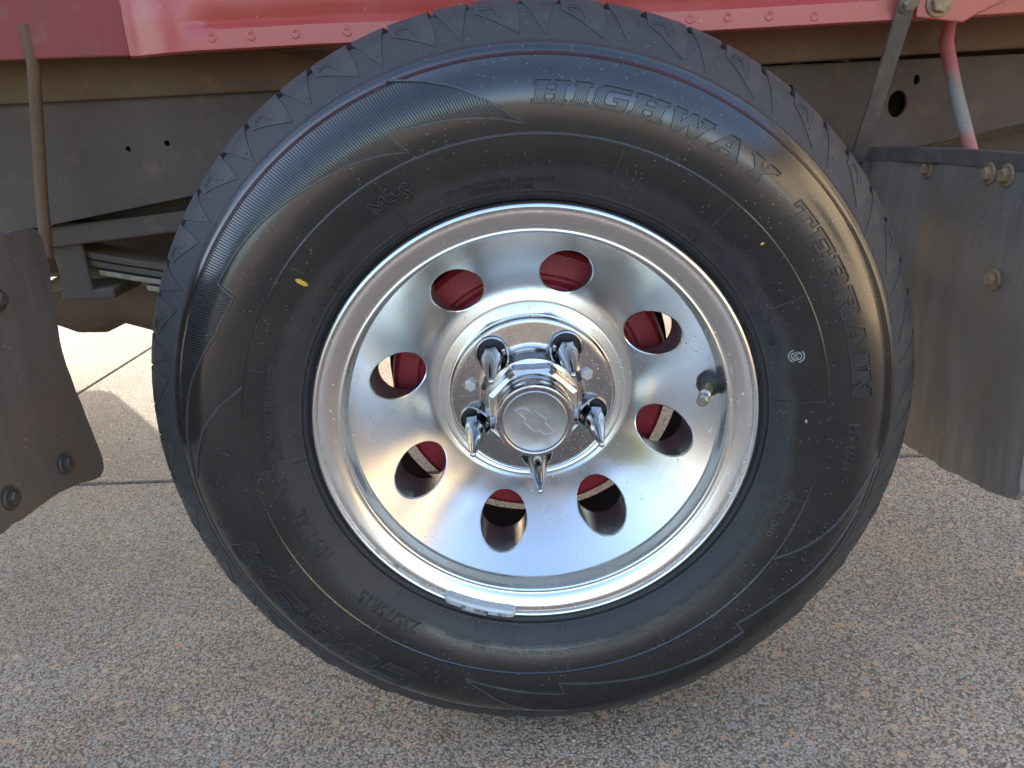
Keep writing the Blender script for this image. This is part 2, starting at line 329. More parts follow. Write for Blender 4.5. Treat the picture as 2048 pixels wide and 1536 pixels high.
# tread shoulder blocks: an alternating long block and wedge, 32 of each
OUT = [(1, (.3318, .0012)), (.78, (.3392, .0055)), (.5, (.3480, .0122)), (.22, (.3568, .0212)), (0, (.3622, .0288)), (-.12, (.3648, .0345)), (-.35, (.3662, .0470)), (-.6, (.3668, .0640)), (-.75, (.3668, .0745))]
ow = [o_[0] for o_ in OUT][::-1]; orr = [o_[1][0] for o_ in OUT][::-1]; oy = [o_[1][1] for o_ in OUT][::-1]
def osurf(wv, u, dep=0):
    r = np.interp(wv, ow, orr); y = np.interp(wv, ow, oy)
    if wv > .2: r -= dep*.55; y += dep*.83
    elif wv > -.1: r -= dep*.8; y += dep*.6
    else: r -= dep
    a = rad(-u); return (r*math.cos(a), y, r*math.sin(a))
def block(ws, lo, hi, extra=()):
    m_ = MB(); K = 5; rows = []
    for wv in ws:
        dep = .0030 if wv > .25 else .0030 + .0085*min(1, (.25-wv)/.3)
        a, b2 = lo(wv), hi(wv)
        top = [osurf(wv, a + (b2-a)*k/(K-1)) for k in range(K)]
        rows.append([osurf(wv, a - .05, dep)] + top + [osurf(wv, b2 + .05, dep)])
    n = K+2; vs = [p for r in rows for p in r]
    fs = [(i*n+k, i*n+k+1, (i+1)*n+k+1, (i+1)*n+k) for i in range(len(rows)-1) for k in range(n-1)]
    m_.add(vs, fs)
    for i, wv in ((0, ws[0]), (len(ws)-1, ws[-1])):
        row = rows[i]; low = [row[0]] + [osurf(wv, lo(wv) + (hi(wv)-lo(wv))*k/(K-1), .004) for k in range(K)] + [row[-1]]
        m_.add(list(row) + low, [(k, k+1, n+k+1, n+k) for k in range(n-1)])
    for a, b2, wd, hh in extra:                                  # small raised or sunk marks on the block
        A = Vector(osurf(a[1], a[0], -hh)); B = Vector(osurf(b2[1], b2[0], -hh)); tdir = (B-A).normalized()
        nrm = Vector((.55*math.cos(rad(-a[0])), -.83, .55*math.sin(rad(-a[0])))); sd_ = tdir.cross(nrm).normalized()*wd
        m_.add([A+sd_, A-sd_, B-sd_, B+sd_, A+sd_*1.6-nrm*.0012, A-sd_*1.6-nrm*.0012, B-sd_*1.6-nrm*.0012, B+sd_*1.6-nrm*.0012], [(0,1,2,3),(0,1,5,4),(1,2,6,5),(2,3,7,6),(3,0,4,7)])
    return m_
sc_ = 11.25/12
def Elo(wv): return sc_*(.42 if wv < .05 else (.42 + .25*(wv-.05)/.26 if wv < .31 else .67 + 5.85*((wv-.31)/.57)**.92))
def Ehi(wv): return sc_*(6.15 + .42*max(0, min(1, wv/.88)) + .25*math.sin(math.pi*max(0, min(1, wv/.88))))
def Tlo(wv): return sc_*(7.0 + 3.25*max(0, min(1, (wv-.02)/.88)))
def Thi(wv): return sc_*(11.62 - 1.3*max(0, min(1, (wv-.02)/.88)))
wsE = [.875, .8, .65, .5, .4, .31, .2, .1, 0, -.12, -.35, -.6, -.75]; wsT = [.895, .75, .6, .45, .3, .15, .02, -.12, -.35, -.6, -.75]
q = sc_
Ex = [((1.5*q,.14),(3.1*q,.14),.00045,.0006), ((1.5*q,.22),(3.0*q,.22),.00045,.0006), ((3.0*q,.22),(3.9*q,.46),.00045,.0006), ((1.5*q,.22),(1.5*q,.30),.0004,.0006),
      ((3.9*q,.02),(4.35*q,.30),.0005,.0005), ((4.35*q,.30),(4.5*q,.58),.0005,.0005)]
Eme = block(wsE, Elo, Ehi, Ex).mesh('tread_block', DRY, 32); Tme = block(wsT, Tlo, Thi, [((9.9*q,.60),(10.3*q,.64),.0007,.0004)]).mesh('tread_wedge', DRY, 32)
for k in range(32):
    for nm, me in (('tread_block', Eme), ('tread_wedge', Tme)):
        o = put(nm, me, tyre); o.rotation_euler.y = -rad(151.9 - 11.25*k)
for y0, y1 in ((.0800, .1050), (.1105, .1760)):
    mb = MB(); mb.rev([(.3555, y0), (.3672, y0+.001), (.3674, y0+.004), (.3674, y1-.004), (.3660 if y1 < .12 else .362, y1), (.3540, y1+.0005)], 192); mb.build('tread_rib', DRY, tyre, 30)

# raised work on the sidewall
def ridge(m_, pts, wd, hh, step=.004):
    P = [pts[0]]
    for a, b2 in zip(pts[:-1], pts[1:]):
        ln = math.hypot(rad(b2[0]-a[0])*a[1], b2[1]-a[1]); n = max(1, int(ln/step))
        P += [(a[0]+(b2[0]-a[0])*i/n, a[1]+(b2[1]-a[1])*i/n) for i in range(1, n+1)]
    vs = []
    for i, (t_, r) in enumerate(P):
        A = pt(*P[max(0, i-1)]); B = pt(*P[min(len(P)-1, i+1)]); tg = (B-A)
        if tg.length < 1e-9: tg = Vector((1, 0, 0))
        tg.normalize(); nn = (pt(t_, r, .01) - pt(t_, r)).normalized(); sd_ = nn.cross(tg).normalized(); p = pt(t_, r)
        vs += [p+sd_*wd*.5-nn*.0004, p+sd_*wd*.32+nn*hh, p-sd_*wd*.32+nn*hh, p-sd_*wd*.5-nn*.0004]
    n = len(P); fs = [(i*4+k, i*4+k+1, i*4+k+5, i*4+k+4) for i in range(n-1) for k in range(3)] + [(0,1,2,3), tuple((n-1)*4+k for k in (3,2,1,0))]
    m_.add(vs, fs)
for k in range(16):                                             # tick ribs every 22.5 degrees
    a = 94.4 - 22.5*k; mb = MB()
    ridge(mb, [(a, .2605), (a, .2176 if k == 4 else (.2375 if k < 7 else .2465))], .0012, .0009)
    mb.build('tick_rib', RAISED, tyre, 30)
    if k != 4: mb = MB(); ridge(mb, [(a, .2160), (a, .2270)], .0012, .0009); mb.build('tick_rib', RAISED, tyre, 30)
flameA = [(108.6,.3233),(103.5,.3128),(98.9,.3018),(95.2,.2896),(91.8,.2777),(89.2,.2695),(93.8,.2754),(101.0,.2809),(106.5,.2838),(111.3,.2876),(109.4,.2688),(113.5,.2756),(119.1,.2819),(124.6,.2863),(130.5,.2917),(136.2,.2969),(142.3,.3005),(148.6,.3026),(149.4,.2867),(156.8,.2917),(162.1,.3002),(166.8,.308),(171.9,.3124),(176.2,.3158),(181.5,.3181),(184.2,.3192)]
flameB = [(-107.9,.2739),(-96.4,.2808),(-87.0,.2858),(-87.9,.2725),(-79.6,.2785),(-68.2,.2871),(-56.4,.2934),(-48.5,.2942),(-48.3,.2818),(-38.7,.2907),(-31.8,.3015),(-25.9,.3081),(-17.5,.3160)]
flameBl = [(-107.9,.2739),(-102.8,.2865),(-98.5,.2990),(-93.5,.3100),(-87,.3190)]
for ln in (flameA, flameB, flameBl, [(165.6,.2632),(169.9,.2818),(174.2,.2962),(178.5,.3047),(184.4,.3159)], [(-32.4,.2615),(-26.3,.2818),(-20.7,.2955),(-12.7,.3090),(-8,.3185)]):
    mb = MB(); ridge(mb, ln, .0022, .0013); mb.build('flame_outline', OUTL, tyre, 30)
def hatch(poly, pitch, lean, wd, hh):
    m_ = MB(); th0 = min(p[0] for p in poly); th1 = max(p[0] for p in poly); n = int(rad(th1-th0)*.305/pitch)
    for i in range(n):
        seg = []; t_ = th0 + (th1-th0)*(i+.5)/n
        rs = np.arange(.262, .3196, .0014); ins = []
        for r in rs:
            tt = t_ + lean*(r-.30); x = False
            for (a0, b0), (a1, b1) in zip(poly, poly[1:]+poly[:1]):
                if (a0 > tt) != (a1 > tt) and r > b0 + (tt-a0)/(a1-a0)*(b1-b0): x = not x
            ins.append(x)
        j = 0
        while j < len(rs):
            if ins[j]:
                k = j
                while k+1 < len(rs) and ins[k+1]: k += 1
                if k > j+1: ridge(m_, [(t_ + lean*(rs[j]-.30), rs[j]), (t_ + lean*(rs[k]-.30), rs[k])], wd, hh, .005)
                j = k+1
            else: j += 1
    return m_
pa = flameA + [(184.2, .3205), (108.6, .3205)]; pb = flameBl[::-1] + flameB[1:] + [(-17.5, .3205), (-87, .3205)]
pb = flameB + [(-17.5, .3205), (-87, .3205)] + flameBl[::-1][1:-1]
hatch(pa, .0024, 55, .0013, .0010).build('serration', SERR, tyre, None, kind='stuff')
hatch(pb, .0024, 55, .0013, .0010).build('serration', SERR, tyre, None, kind='stuff')

G_ = {
'H':(1.0,[[(0,0),(.46,0),(.46,.18),(.38,.18),(.38,.4),(.62,.4),(.62,.18),(.54,.18),(.54,0),(1,0),(1,.18),(.92,.18),(.92,.82),(1,.82),(1,1),(.54,1),(.54,.82),(.62,.82),(.62,.6),(.38,.6),(.38,.82),(.46,.82),(.46,1),(0,1),(0,.82),(.08,.82),(.08,.18),(0,.18)]]),
'I':(.5,[[(0,0),(.5,0),(.5,.18),(.42,.18),(.42,.82),(.5,.82),(.5,1),(0,1),(0,.82),(.08,.82),(.08,.18),(0,.18)]]),
'G':(.97,[[(.2,0),(.97,0),(.97,.55),(.55,.55),(.55,.38),(.68,.38),(.68,.2),(.4,.2),(.32,.3),(.32,.7),(.4,.8),(.97,.8),(.97,1),(.2,1),(0,.8),(0,.2)]]),
'W':(1.28,[[(.2,0),(.45,0),(.6,.45),(.75,0),(1.0,0),(1.2,.82),(1.28,.82),(1.28,1),(.85,1),(.85,.82),(.95,.82),(.88,.45),(.72,1),(.5,1),(.36,.45),(.28,.82),(.38,.82),(.38,1),(0,1),(0,.82),(.04,.82)]]),
'A':(1.05,[[(0,0),(.38,0),(.38,.18),(.32,.18),(.36,.3),(.66,.3),(.7,.18),(.64,.18),(.64,0),(1.05,0),(1.05,.18),(.98,.18),(.68,1),(.36,1),(.07,.18),(0,.18)],[(.42,.47),(.6,.47),(.51,.75)]]),
'Y':(1.02,[[(.28,0),(.74,0),(.74,.18),(.66,.18),(.66,.42),(.94,.82),(1.02,.82),(1.02,1),(.6,1),(.6,.82),(.64,.82),(.52,.62),(.4,.82),(.44,.82),(.44,1),(0,1),(0,.82),(.08,.82),(.36,.42),(.36,.18),(.28,.18)]]),
'T':(.95,[[(.25,0),(.7,0),(.7,.18),(.62,.18),(.62,.82),(.8,.82),(.8,.65),(.95,.65),(.95,1),(0,1),(0,.65),(.15,.65),(.15,.82),(.33,.82),(.33,.18),(.25,.18)]]),
'E':(.92,[[(0,0),(.92,0),(.92,.35),(.77,.35),(.77,.18),(.38,.18),(.38,.42),(.62,.42),(.62,.58),(.38,.58),(.38,.82),(.77,.82),(.77,.65),(.92,.65),(.92,1),(0,1),(0,.82),(.08,.82),(.08,.18),(0,.18)]]),
'R':(1.0,[[(0,0),(.45,0),(.45,.18),(.38,.18),(.38,.38),(.5,.38),(.66,0),(1,0),(1,.18),(.92,.18),(.8,.45),(.92,.58),(.92,.88),(.8,1),(0,1),(0,.82),(.08,.82),(.08,.18),(0,.18)],[(.38,.57),(.62,.57),(.62,.82),(.38,.82)]]),
'N':(1.02,[[(0,0),(.44,0),(.44,.18),(.36,.18),(.36,.6),(.7,0),(.94,0),(.94,.82),(1.02,.82),(1.02,1),(.58,1),(.58,.82),(.66,.82),(.66,.45),(.36,1),(0,1),(0,.82),(.08,.82),(.08,.18),(0,.18)]]),
'c':(1.3,[[(.25,0),(1.3,0),(1.3,.3),(.5,.3),(.42,.38),(.42,.62),(.5,.7),(1.3,.7),(1.3,1),(.25,1),(.08,.9),(0,.75),(0,.25),(.08,.1)]]),
'o':(1.4,[[(.25,0),(1.15,0),(1.32,.1),(1.4,.25),(1.4,.75),(1.32,.9),(1.15,1),(.25,1),(.08,.9),(0,.75),(0,.25),(.08,.1)],[(.5,.36),(.9,.36),(1,.5),(.9,.64),(.5,.64),(.4,.5)]]),
'r':(1.4,[[(0,0),(.42,0),(.42,.3),(.75,.3),(.9,0),(1.4,0),(1.15,.38),(1.35,.52),(1.35,.85),(1.15,1),(0,1)],[(.42,.55),(.92,.55),(.92,.74),(.42,.74)]]),
's':(1.35,[[(0,0),(1.1,0),(1.27,.07),(1.35,.2),(1.35,.45),(1.15,.62),(.45,.62),(.45,.72),(1.35,.72),(1.35,1),(.25,1),(.08,.94),(0,.82),(0,.55),(.2,.4),(.9,.4),(.9,.28),(0,.28)]]),
'a':(1.45,[[(0,0),(.45,0),(.52,.2),(.95,.2),(1.0,0),(1.45,0),(1.05,1),(.45,1)],[(.6,.45),(.85,.45),(.75,.72)]])}
def big_word(word, th0, th1, rb, h, shear, gap, pitch, rb1=None):
    tot = sum(G_[c_][0] for c_ in word) + gap*(len(word)-1); k = (th1-th0)/tot; x = 0
    for c_ in word:
        wd, polys = G_[c_]; m_ = MB()
        f = lambda p: (th0 + k*(x + p[0] + shear*(p[1]-.5)), rb + (0 if rb1 is None else (rb1-rb)*(x+p[0])/tot) + h*p[1])
        for po in polys:
            for a, b2 in zip(po, po[1:]+po[:1]): ridge(m_, [f(a), f(b2)], .0012, .0012)
        n = max(3, int(wd*abs(rad(k))*.29/pitch))
        for i in range(n):
            xx = wd*(i+.5)/n; ys = []
            for po in polys:
                for a, b2 in zip(po, po[1:]+po[:1]):
                    if (a[0] > xx) != (b2[0] > xx): ys.append(a[1] + (xx-a[0])/(b2[0]-a[0])*(b2[1]-a[1]))
            ys.sort()
            for a, b2 in zip(ys[::2], ys[1::2]):
                if b2-a > .1: ridge(m_, [f((xx, a+.02)), f((xx, b2-.02))], .0010, .00055)
        m_.build('raised_letter', RAISED, tyre, None); x += wd + gap
big_word('HIGHWAY', 88.0, 47.2, .2842, .0172, .12, .12, .00165)
big_word('TERRAIN', 42.0, 4.4, .2815, .0168, .10, .10, .00165)
big_word('corsa', -117.6, -163.6, .2835, .0255, .45, .18, .0026)

def text_line(s, thc, r_, h, e=.0007, outline=False, wmul=1.0, name='raised_lettering', matl=None, flip=False, weight=.012):
    cu = bpy.data.curves.new('tmp', 'FONT'); cu.body = s; cu.size = 1.0; cu.align_x = 'CENTER'; cu.resolution_u = 2; cu.offset = 0 if outline else weight
    if outline: cu.fill_mode = 'NONE'; cu.bevel_depth = .026; cu.bevel_resolution = 0
    else: cu.extrude = .05
    ob = bpy.data.objects.new('tmp', cu); C.objects.link(ob); dg = bpy.context.evaluated_depsgraph_get(); dg.update()
    me = bpy.data.meshes.new_from_object(ob.evaluated_get(dg)); me.name = name
    bpy.data.objects.remove(ob); bpy.data.curves.remove(cu)
    k = h/.69
    for v in me.vertices:
        x, y, z = v.co
        a = thc + (-1 if not flip else 1)*math.degrees(x*k*wmul/r_)
        v.co = pt(a, r_ + y*k*(1 if not flip else -1), (max(e, .0009)*(1 if z > 0 else -.6)) if not outline else z*k*1.6 + e)
    me.materials.clear(); me.materials.append(matl or RAISED); return put(name, me, tyre)
text_line('M+S', 116.6, .2345, .0150, .0006, True, .95)
text_line('MADE IN INDONESIA  03-05-HT602', 95.0, .2248, .0038, wmul=1.06)
text_line('STANDARD RIM : 6.5J', 95.1, .2188, .0038, wmul=1.02)
text_line('RADIAL TUBELESS', 139.8, .2190, .0048, wmul=1.2)
text_line('TREAD 2 POLYESTER 2 STEEL 2 NYLON', 172.0, .2400, .0045, wmul=.93)
text_line('SIDEWALL 2 POLYESTER', 175.9, .2330, .0040, wmul=.88)
text_line('PLIES:', -171.2, .2352, .0042, wmul=.9)
text_line('235/75R15', -130.6, .2348, .0125, .0005, True, .86)
text_line('109T XL', -157.2, .2316, .0125, .0005, True, .92)
text_line('DOT', 51.2, .2222, .0058, .0006, wmul=1.0)
text_line('15K', 44.8, .2222, .0058, .0006, wmul=1.0)
text_line('1TT6L1', 34.6, .2222, .0058, .0006, wmul=1.0)
text_line('5120', 20.4, .2222, .0055, .0006, wmul=1.0)
text_line('MAX. PRESSURE 340kPa (50 PSI)', -24.0, .2242, .0048, .0006, wmul=.84)
text_line('MAX. LOAD   1030 kg (2271 LBS)', -23.8, .2312, .0048, .0006, wmul=.84)
text_line('EXTRA LOAD', -22.6, .2420, .0062, .0005, wmul=.9)
text_line('SERIOUS PERSONAL INJURY MAY RESULT FROM:', -47.2, .2322, .0042, .0006, wmul=.70)
text_line('SAFETY WARNING:', -51.6, .2392, .0055, .0006, wmul=.88)
text_line('* EXPLOSION OF TIRE/RIM ASSEMBLY DUE TO IMPROPER MOUNTING, ONLY SPECIALLY TRAINED PERSONS SHOULD MOUNT TIRES.', -85.4, .2328, .0040, .0006, wmul=.72)
text_line("* TIRE FAILURE DUE TO UNDERINFLATION/OVERLOADING. FOLLOW OWNER'S MANUAL OR TIRE PLACARD IN VEHICLE.", -82.0, .2392, .0040, .0006, wmul=.70)
text_line('HT 602', -4.4, .2790, .0100, .0004, True, .9)
mb = MB(); ridge(mb, [(-167.0 + 1.05*math.cos(2*math.pi*i/16), .3062 + .0048*math.sin(2*math.pi*i/16)) for i in range(17)], .0008, .0005, .01); mb.build('raised_mark', RUB, tyre)
text_line('R', -167.0, .3040, .0045, .0005)
mb = MB()
for p in ([(23.6,.2208),(24.6,.2208),(24.6,.2290),(23.0,.2290)], [(17.6,.2212),(16.4,.2216),(15.9,.2250),(16.4,.2284),(17.6,.2290)]): ridge(mb, p, .0008, .0005)
mb.build('raised_mark', RUB, tyre)
def dab(name, thc, r_, a, b2, matl, n=22, jag=.15, e=.00035, **kw):
    m_ = MB(); vs = [pt(thc, r_, e)]
    for i in range(n):
        q_ = 2*math.pi*i/n; k = 1 + random.uniform(-jag, jag); vs.append(pt(thc + math.degrees(a*k*math.cos(q_)/r_), r_ + b2*k*math.sin(q_), e))
    m_.add(vs, [(0, 1+i, 1+(i+1) % n) for i in range(n)]); return m_.build(name, matl, tyre, **kw)
dab('paint_dab', 141.1, .2452, .0022, .0055, YPAINT, label='yellow paint dab on the sidewall')
dab('paint_fleck', 40.1, .2547, .0010, .0016, YPAINT)
dab('paint_fleck', 0.0, .2442, .0022, .0008, WPAINT, 12, .5)
mb = MB()
for rr in (.0062, .0040):
    for a0, a1 in ((0, 130), (160, 300)):
        ridge(mb, [(15 + math.degrees(rr*math.cos(rad(a))/.24), .24 + rr*math.sin(rad(a))) for a in range(a0 + int(rr*9000), a1 + int(rr*9000), 15)], .0012, .0002, .01)
for k in range(5): ridge(mb, [(15 - 1.0 + .4*k, .2372 + .001*(k % 2)), (15 - .7 + .4*k, .2428 - .001*(k % 3))], .0009, .0002, .01)
mb.build('inspection_stamp', WPAINT, tyre, label='small white inspection stamp on the sidewall')

# --- alloy wheel --------------------------------------------------------------
def cone(r):                                                   # dished face
    k = (r-.0985)/(.1768-.0985); return .1000 + (.0262-.1000)*k + .0030*math.sin(math.pi*k)
lipprof = [(.2040,.0120),(.2066,.0075),(.2077,.0035),(.2076,.0008),(.2066,-.0016),(.2050,-.0030),(.2034,-.0034),(.2022,-.0028),(.2016,-.0012),(.2009,.0004),(.1998,.0008),(.1985,.0006),
           (.1950,.0018),(.1900,.0042),(.1868,.0060),(.1858,.0072),(.1842,.0080),(.1828,.0080),(.1818,.0076),(.1808,.0082),(.1803,.0096),(.1795,.0140),(.1780,.0220),(.1772,.0254),(.1768,.0262),(.1758,.0284)]
hubprof = [(.0985,.1000),(.0974,.1008),(.0962,.1008),(.0950,.0998),(.0878,.0898),(.0868,.0888),(.0856,.0884),(.0845,.0890),(.0800,.0895)]
barrel = [(.2040,.0120),(.1960,.0140),(.1925,.0200),(.1915,.0450),(.1780,.0580),(.1690,.0700),(.1680,.1500),(.1900,.1700),(.1920,.1900),(.2060,.1960)]
mb = MB(); mb.rev(lipprof, 256); mb.rev(hubprof, 192)
HR, HC = .0246, .1368
for k in range(8):
    a0 = rad(74.1 - 45*k); K = 10; qs = [2*math.pi*i/96 for i in range(96)] + [math.atan2(r_c*math.sin(t_c), r_c*math.cos(t_c)-HC) % (2*math.pi) for r_c in (.1768-1e-6, .0985+1e-6) for t_c in (-math.pi/8+1e-6, math.pi/8-1e-6)]; qs.sort(); n = len(qs); c0, s0 = math.cos(a0), math.sin(a0); vs = []
    for i in range(n):
        q_ = qs[i]; dx, dz = math.cos(q_), math.sin(q_)       # local: +x radial, +z tangential
        # march out to the sector boundary
        lo, hi = HR, .2
        for _ in range(40):
            md = (lo+hi)/2; x, z = HC + md*dx, md*dz; r = math.hypot(x, z)
            if r < .1768 and r > .0985 and abs(math.atan2(z, x)) < math.pi/8: lo = md
            else: hi = md
        ds = [HR, HR+.0011] + [HR+.0011 + (lo-HR-.0011)*(j/(K-2)) for j in range(1, K-1)]
        for j, d_ in enumerate(ds):
            x, z = HC + d_*dx, d_*dz; r = math.hypot(x, z); y = cone(r) + (.0012 if j == 0 else 0)
            vs.append((x*c0 - z*s0, y, x*s0 + z*c0))
        x, z = HC + HR*dx, HR*dz; vs.append((x*c0 - z*s0, max(cone(math.hypot(x, z)) + .003, .0935), x*s0 + z*c0))
    P = K+1; fs = []; fw_ = []
    for i in range(n):
        j = (i+1) % n
        fs += [(i*P+q_, i*P+q_+1, j*P+q_+1, j*P+q_) for q_ in range(K-1)] ; fw_.append((i*P, j*P, j*P+K, i*P+K))
    o_ = len(mb.v); mb.add(vs, fs); mb.mi = 1; mb.add([], [tuple(q_ + o_ - len(mb.v) for q_ in f_) for f_ in fw_]); mb.mi = 0
me = mb.mesh('alloy_wheel', [ALU, HOLEW], 30)
# exact normals on the dished face so that reflections run clean
nr = [None]*len(me.loops)
sharp = [v.vector.copy() for v in me.corner_normals]
for p in me.polygons:
    for li in p.loop_indices:
        v = me.vertices[me.loops[li].vertex_index].co; r = math.hypot(v.x, v.z); n_ = sharp[li]
        if .0987 < r < .1766 and abs(v.y - cone(r)) < 1e-5 and abs(p.normal.y) > .3 and p.normal.length > 0:
            ok = all(abs(me.vertices[i].co.y - cone(min(.1768, max(.0985, math.hypot(me.vertices[i].co.x, me.vertices[i].co.z))))) < 2e-5 for i in p.vertices)
            if ok:
                d_ = (cone(r+.0004) - cone(r-.0004))/.0008; k = 1/math.sqrt(1+d_*d_); c_ = Vector((d_*k*v.x/r, -k, d_*k*v.z/r))
                n_ = c_ if c_.dot(p.normal) > 0 else -c_
        nr[li] = n_
me.normals_split_custom_set(nr)
alloy = put('alloy_wheel', me); part(alloy, WC); alloy['label'] = 'polished aluminium wheel with eight round holes'
mb = MB(); mb.rev(barrel, 128); mb.build('rim_barrel', BLACK, alloy, 30)  # barrel coloured black for the shade inside the wheel

# chrome plate and hub tower
mb = MB(); mb.rev([(.0800,.0900),(.0832,.0885),(.0838,.0868),(.0832,.0852),(.0818,.0845),(.0780,.0842),(.0600,.0838),(.0545,.0832),(.0525,.0815),(.0512,.0780),(.0500,.0690),(.0492,.0640),(.0484,.0622),(.0440,.0610),(.0400,.0600)], 160)
plate = mb.build('hub_plate', CHRP, alloy, 35)
mb = MB(); n = 8                                                # faceted locking collar
ring = lambda rr, y, ph=0: [(rr*math.cos(math.pi*2*(i/n)+ph), y, rr*math.sin(math.pi*2*(i/n)+ph)) for i in range(n)]
A = ring(.0475, .0620, math.pi/8); B = ring(.0475, .0470, math.pi/8); D = ring(.0425, .0440, math.pi/8)
mb.add(A+B+D, [(i, (i+1) % n, n+(i+1) % n, n+i) for i in range(n)] + [(n+i, n+(i+1) % n, 2*n+(i+1) % n, 2*n+i) for i in range(n)] + [tuple(range(2*n, 3*n))])
mb.build('locking_collar', CHR, alloy, None, .0012)
mb = MB(); mb.rev([(.0395,.0600),(.0395,.0420),(.0385,.0400),(.0368,.0390),(.0368,.0345),(.0372,.0280),(.0377,.0235),(.0375,.0205),(.0366,.0188),(.0350,.0182),(.0330,.0184),(.0319,.0190),(.0315,.0194)], 128)
mb.build('centre_cap', CHRP, alloy, 40)
mb = MB(); mb.rev([(.0315,.0196),(.0312,.0186),(.0300,.0180),(.0292,.0183),(.0286,.0187),(.0150,.0185),(.0001,.0184)], 128); capd = mb.build('cap_disc', CAPM, alloy, 40)
em = [(-.0185,.0152),(-.0098,.0172),(-.0028,.0112),(-.0012,.0134),(.0110,.0040),(.0085,.0012),(.0182,-.0094),(.0090,-.0116),(.0022,-.0066),(.0000,-.0090),(-.0112,.0026),(-.0086,.0050)]
cxm, czm = sum(p[0] for p in em)/12, sum(p[1] for p in em)/12
mb = MB()
for s_ in (1.0,):
    for a, b2 in zip(em, em[1:]+em[:1]):
        a = Vector((a[0]-cxm*.8, 0, a[1]-czm*.8))*s_; b2 = Vector((b2[0]-cxm*.8, 0, b2[1]-czm*.8))*s_; d_ = (b2-a).normalized(); sd_ = d_.cross(Vector((0, 1, 0)))*.0008
        y0, y1 = .0190, .0171
        a -= d_*.0003; b2 += d_*.0003
        v8 = [a+sd_, a-sd_, b2-sd_, b2+sd_]
        mb.add([Vector((p.x, y0, p.z)) for p in v8] + [Vector((p.x*1 , y1, p.z)) for p in [a+sd_*.5, a-sd_*.5, b2-sd_*.5, b2+sd_*.5]], [(4,5,6,7),(0,1,5,4),(1,2,6,5),(2,3,7,6),(3,0,4,7)])
mb.build('cap_emblem', BOLTHEAD, alloy)
for thd, rr in ((164.7, .0648), (21.4, .0606)):                 # two small hex bolts
    mb = MB(); x, z = rr*math.cos(rad(thd)), rr*math.sin(rad(thd))
    h6 = lambda R__, y: [(x+R__*math.cos(math.pi/3*i+.4), y, z+R__*math.sin(math.pi/3*i+.4)) for i in range(6)]
    A = h6(.0068, .0842); B = h6(.0068, .0800); D = h6(.0056, .0788)
    mb.add(A+B+D, [(i, (i+1) % 6, 6+(i+1) % 6, 6+i) for i in range(6)] + [(6+i, 6+(i+1) % 6, 12+(i+1) % 6, 12+i) for i in range(6)] + [tuple(range(12, 18))])
    mb.build('hex_bolt', BOLTHEAD, alloy, None, .0004)
# spiked lug nuts in their sleeves
mb = MB(); n = 40; SR = .0166
vs = []
for i in range(n):
    a = 2*math.pi*i/n; ca, sa = math.cos(a), math.sin(a); hubw = max(0, (.25-ca)/1.25)      # local -x points to the hub
    yf = .0805 - .017*math.sin(math.pi/2*hubw)**2
    for rr, y in ((SR-.0030, .0850), (SR-.0026, yf+.0025), (SR-.0012, yf), (SR+.0004, yf+.0006), (SR+.0012, yf+.0030), (SR+.0012, .0850)): vs.append((.0633+rr*ca, y, rr*sa))
P = 6; mb.add(vs, [(i*P+k, i*P+k+1, ((i+1) % n)*P+k+1, ((i+1) % n)*P+k) for i in range(n) for k in range(P-1)])
sleeve = mb.mesh('lug_sleeve', SLEEVE, 40)
mb = MB(); mb.rev([(.0140,.0838),(.0001,.0837)], 32, cx=.0633); pocket = mb.mesh('lug_pocket', BLACK)  # black disc puts the sleeve's inner shade into the colour
mb = MB(); h6 = lambda R__, y: [(.0633+R__*math.cos(math.pi/3*i), y, R__*math.sin(math.pi/3*i)) for i in range(6)]
A = h6(.0112, .0836); B = h6(.0110, .0600); D = h6(.0100, .0565)
mb.add(A+B+D, [(i, (i+1) % 6, 6+(i+1) % 6, 6+i) for i in range(6)] + [(6+i, 6+(i+1) % 6, 12+(i+1) % 6, 12+i) for i in range(6)])
mb.rev([(.0104,.0590),(.0102,.0560),(.0098,.0500),(.0084,.0380),(.0064,.0240),(.0042,.0100),(.0029,.0030),(.0024,.0008)], 28, cx=.0633)
mb.rev([(.0014,.0012),(.0024,.0000),(.0028,-.0018),(.0024,-.0036),(.0012,-.0045),(.0001,-.0047)], 20, cx=.0633)
nut = mb.mesh('lug_nut', SPIKE, 28)
for k in range(5):
    for nm, me_ in (('lug_sleeve', sleeve), ('lug_pocket', pocket), ('lug_nut', nut)):
        o = put(nm, me_, alloy); o.rotation_euler.y = -rad(55.2 + 72*k)
# valve stem
va = rad(8.0); ex = Vector((math.cos(va), 0, math.sin(va)))
base = ex*.1690 + Vector((0, .0300, 0)); tip = ex*.1530 + Vector((0, -.0085, 0)); dv = (tip-base).normalized()
mb = MB(); mb.tube([base-dv*.004, base+dv*.001, base+dv*.004, base+dv*.0065], [.0125, .0120, .0098, .0062], 24); mb.mi = 1
mb.tube([base+dv*.004, base+dv*.022, base+dv*.0225, base+dv*.026], [.0056, .0052, .0050, .0050], 20); mb.mi = 2
L_ = (tip-base).length
ring_ = [base+dv*.025]; rrr = [.0050]
for i in range(5): ring_ += [base+dv*(.0262+.0014*i), base+dv*(.0269+.0014*i)]; rrr += [.0056, .0049]
ring_ += [base+dv*.0335, base+dv*(L_-.0015), base+dv*L_]; rrr += [.0056, .0055, .0042]
mb.tube(ring_, rrr, 20); mb.build('valve_stem', [BLACK, BRASS, mk_chrome('dull_chrome', (.50, .48, .44), .28, .6)], alloy, 40)
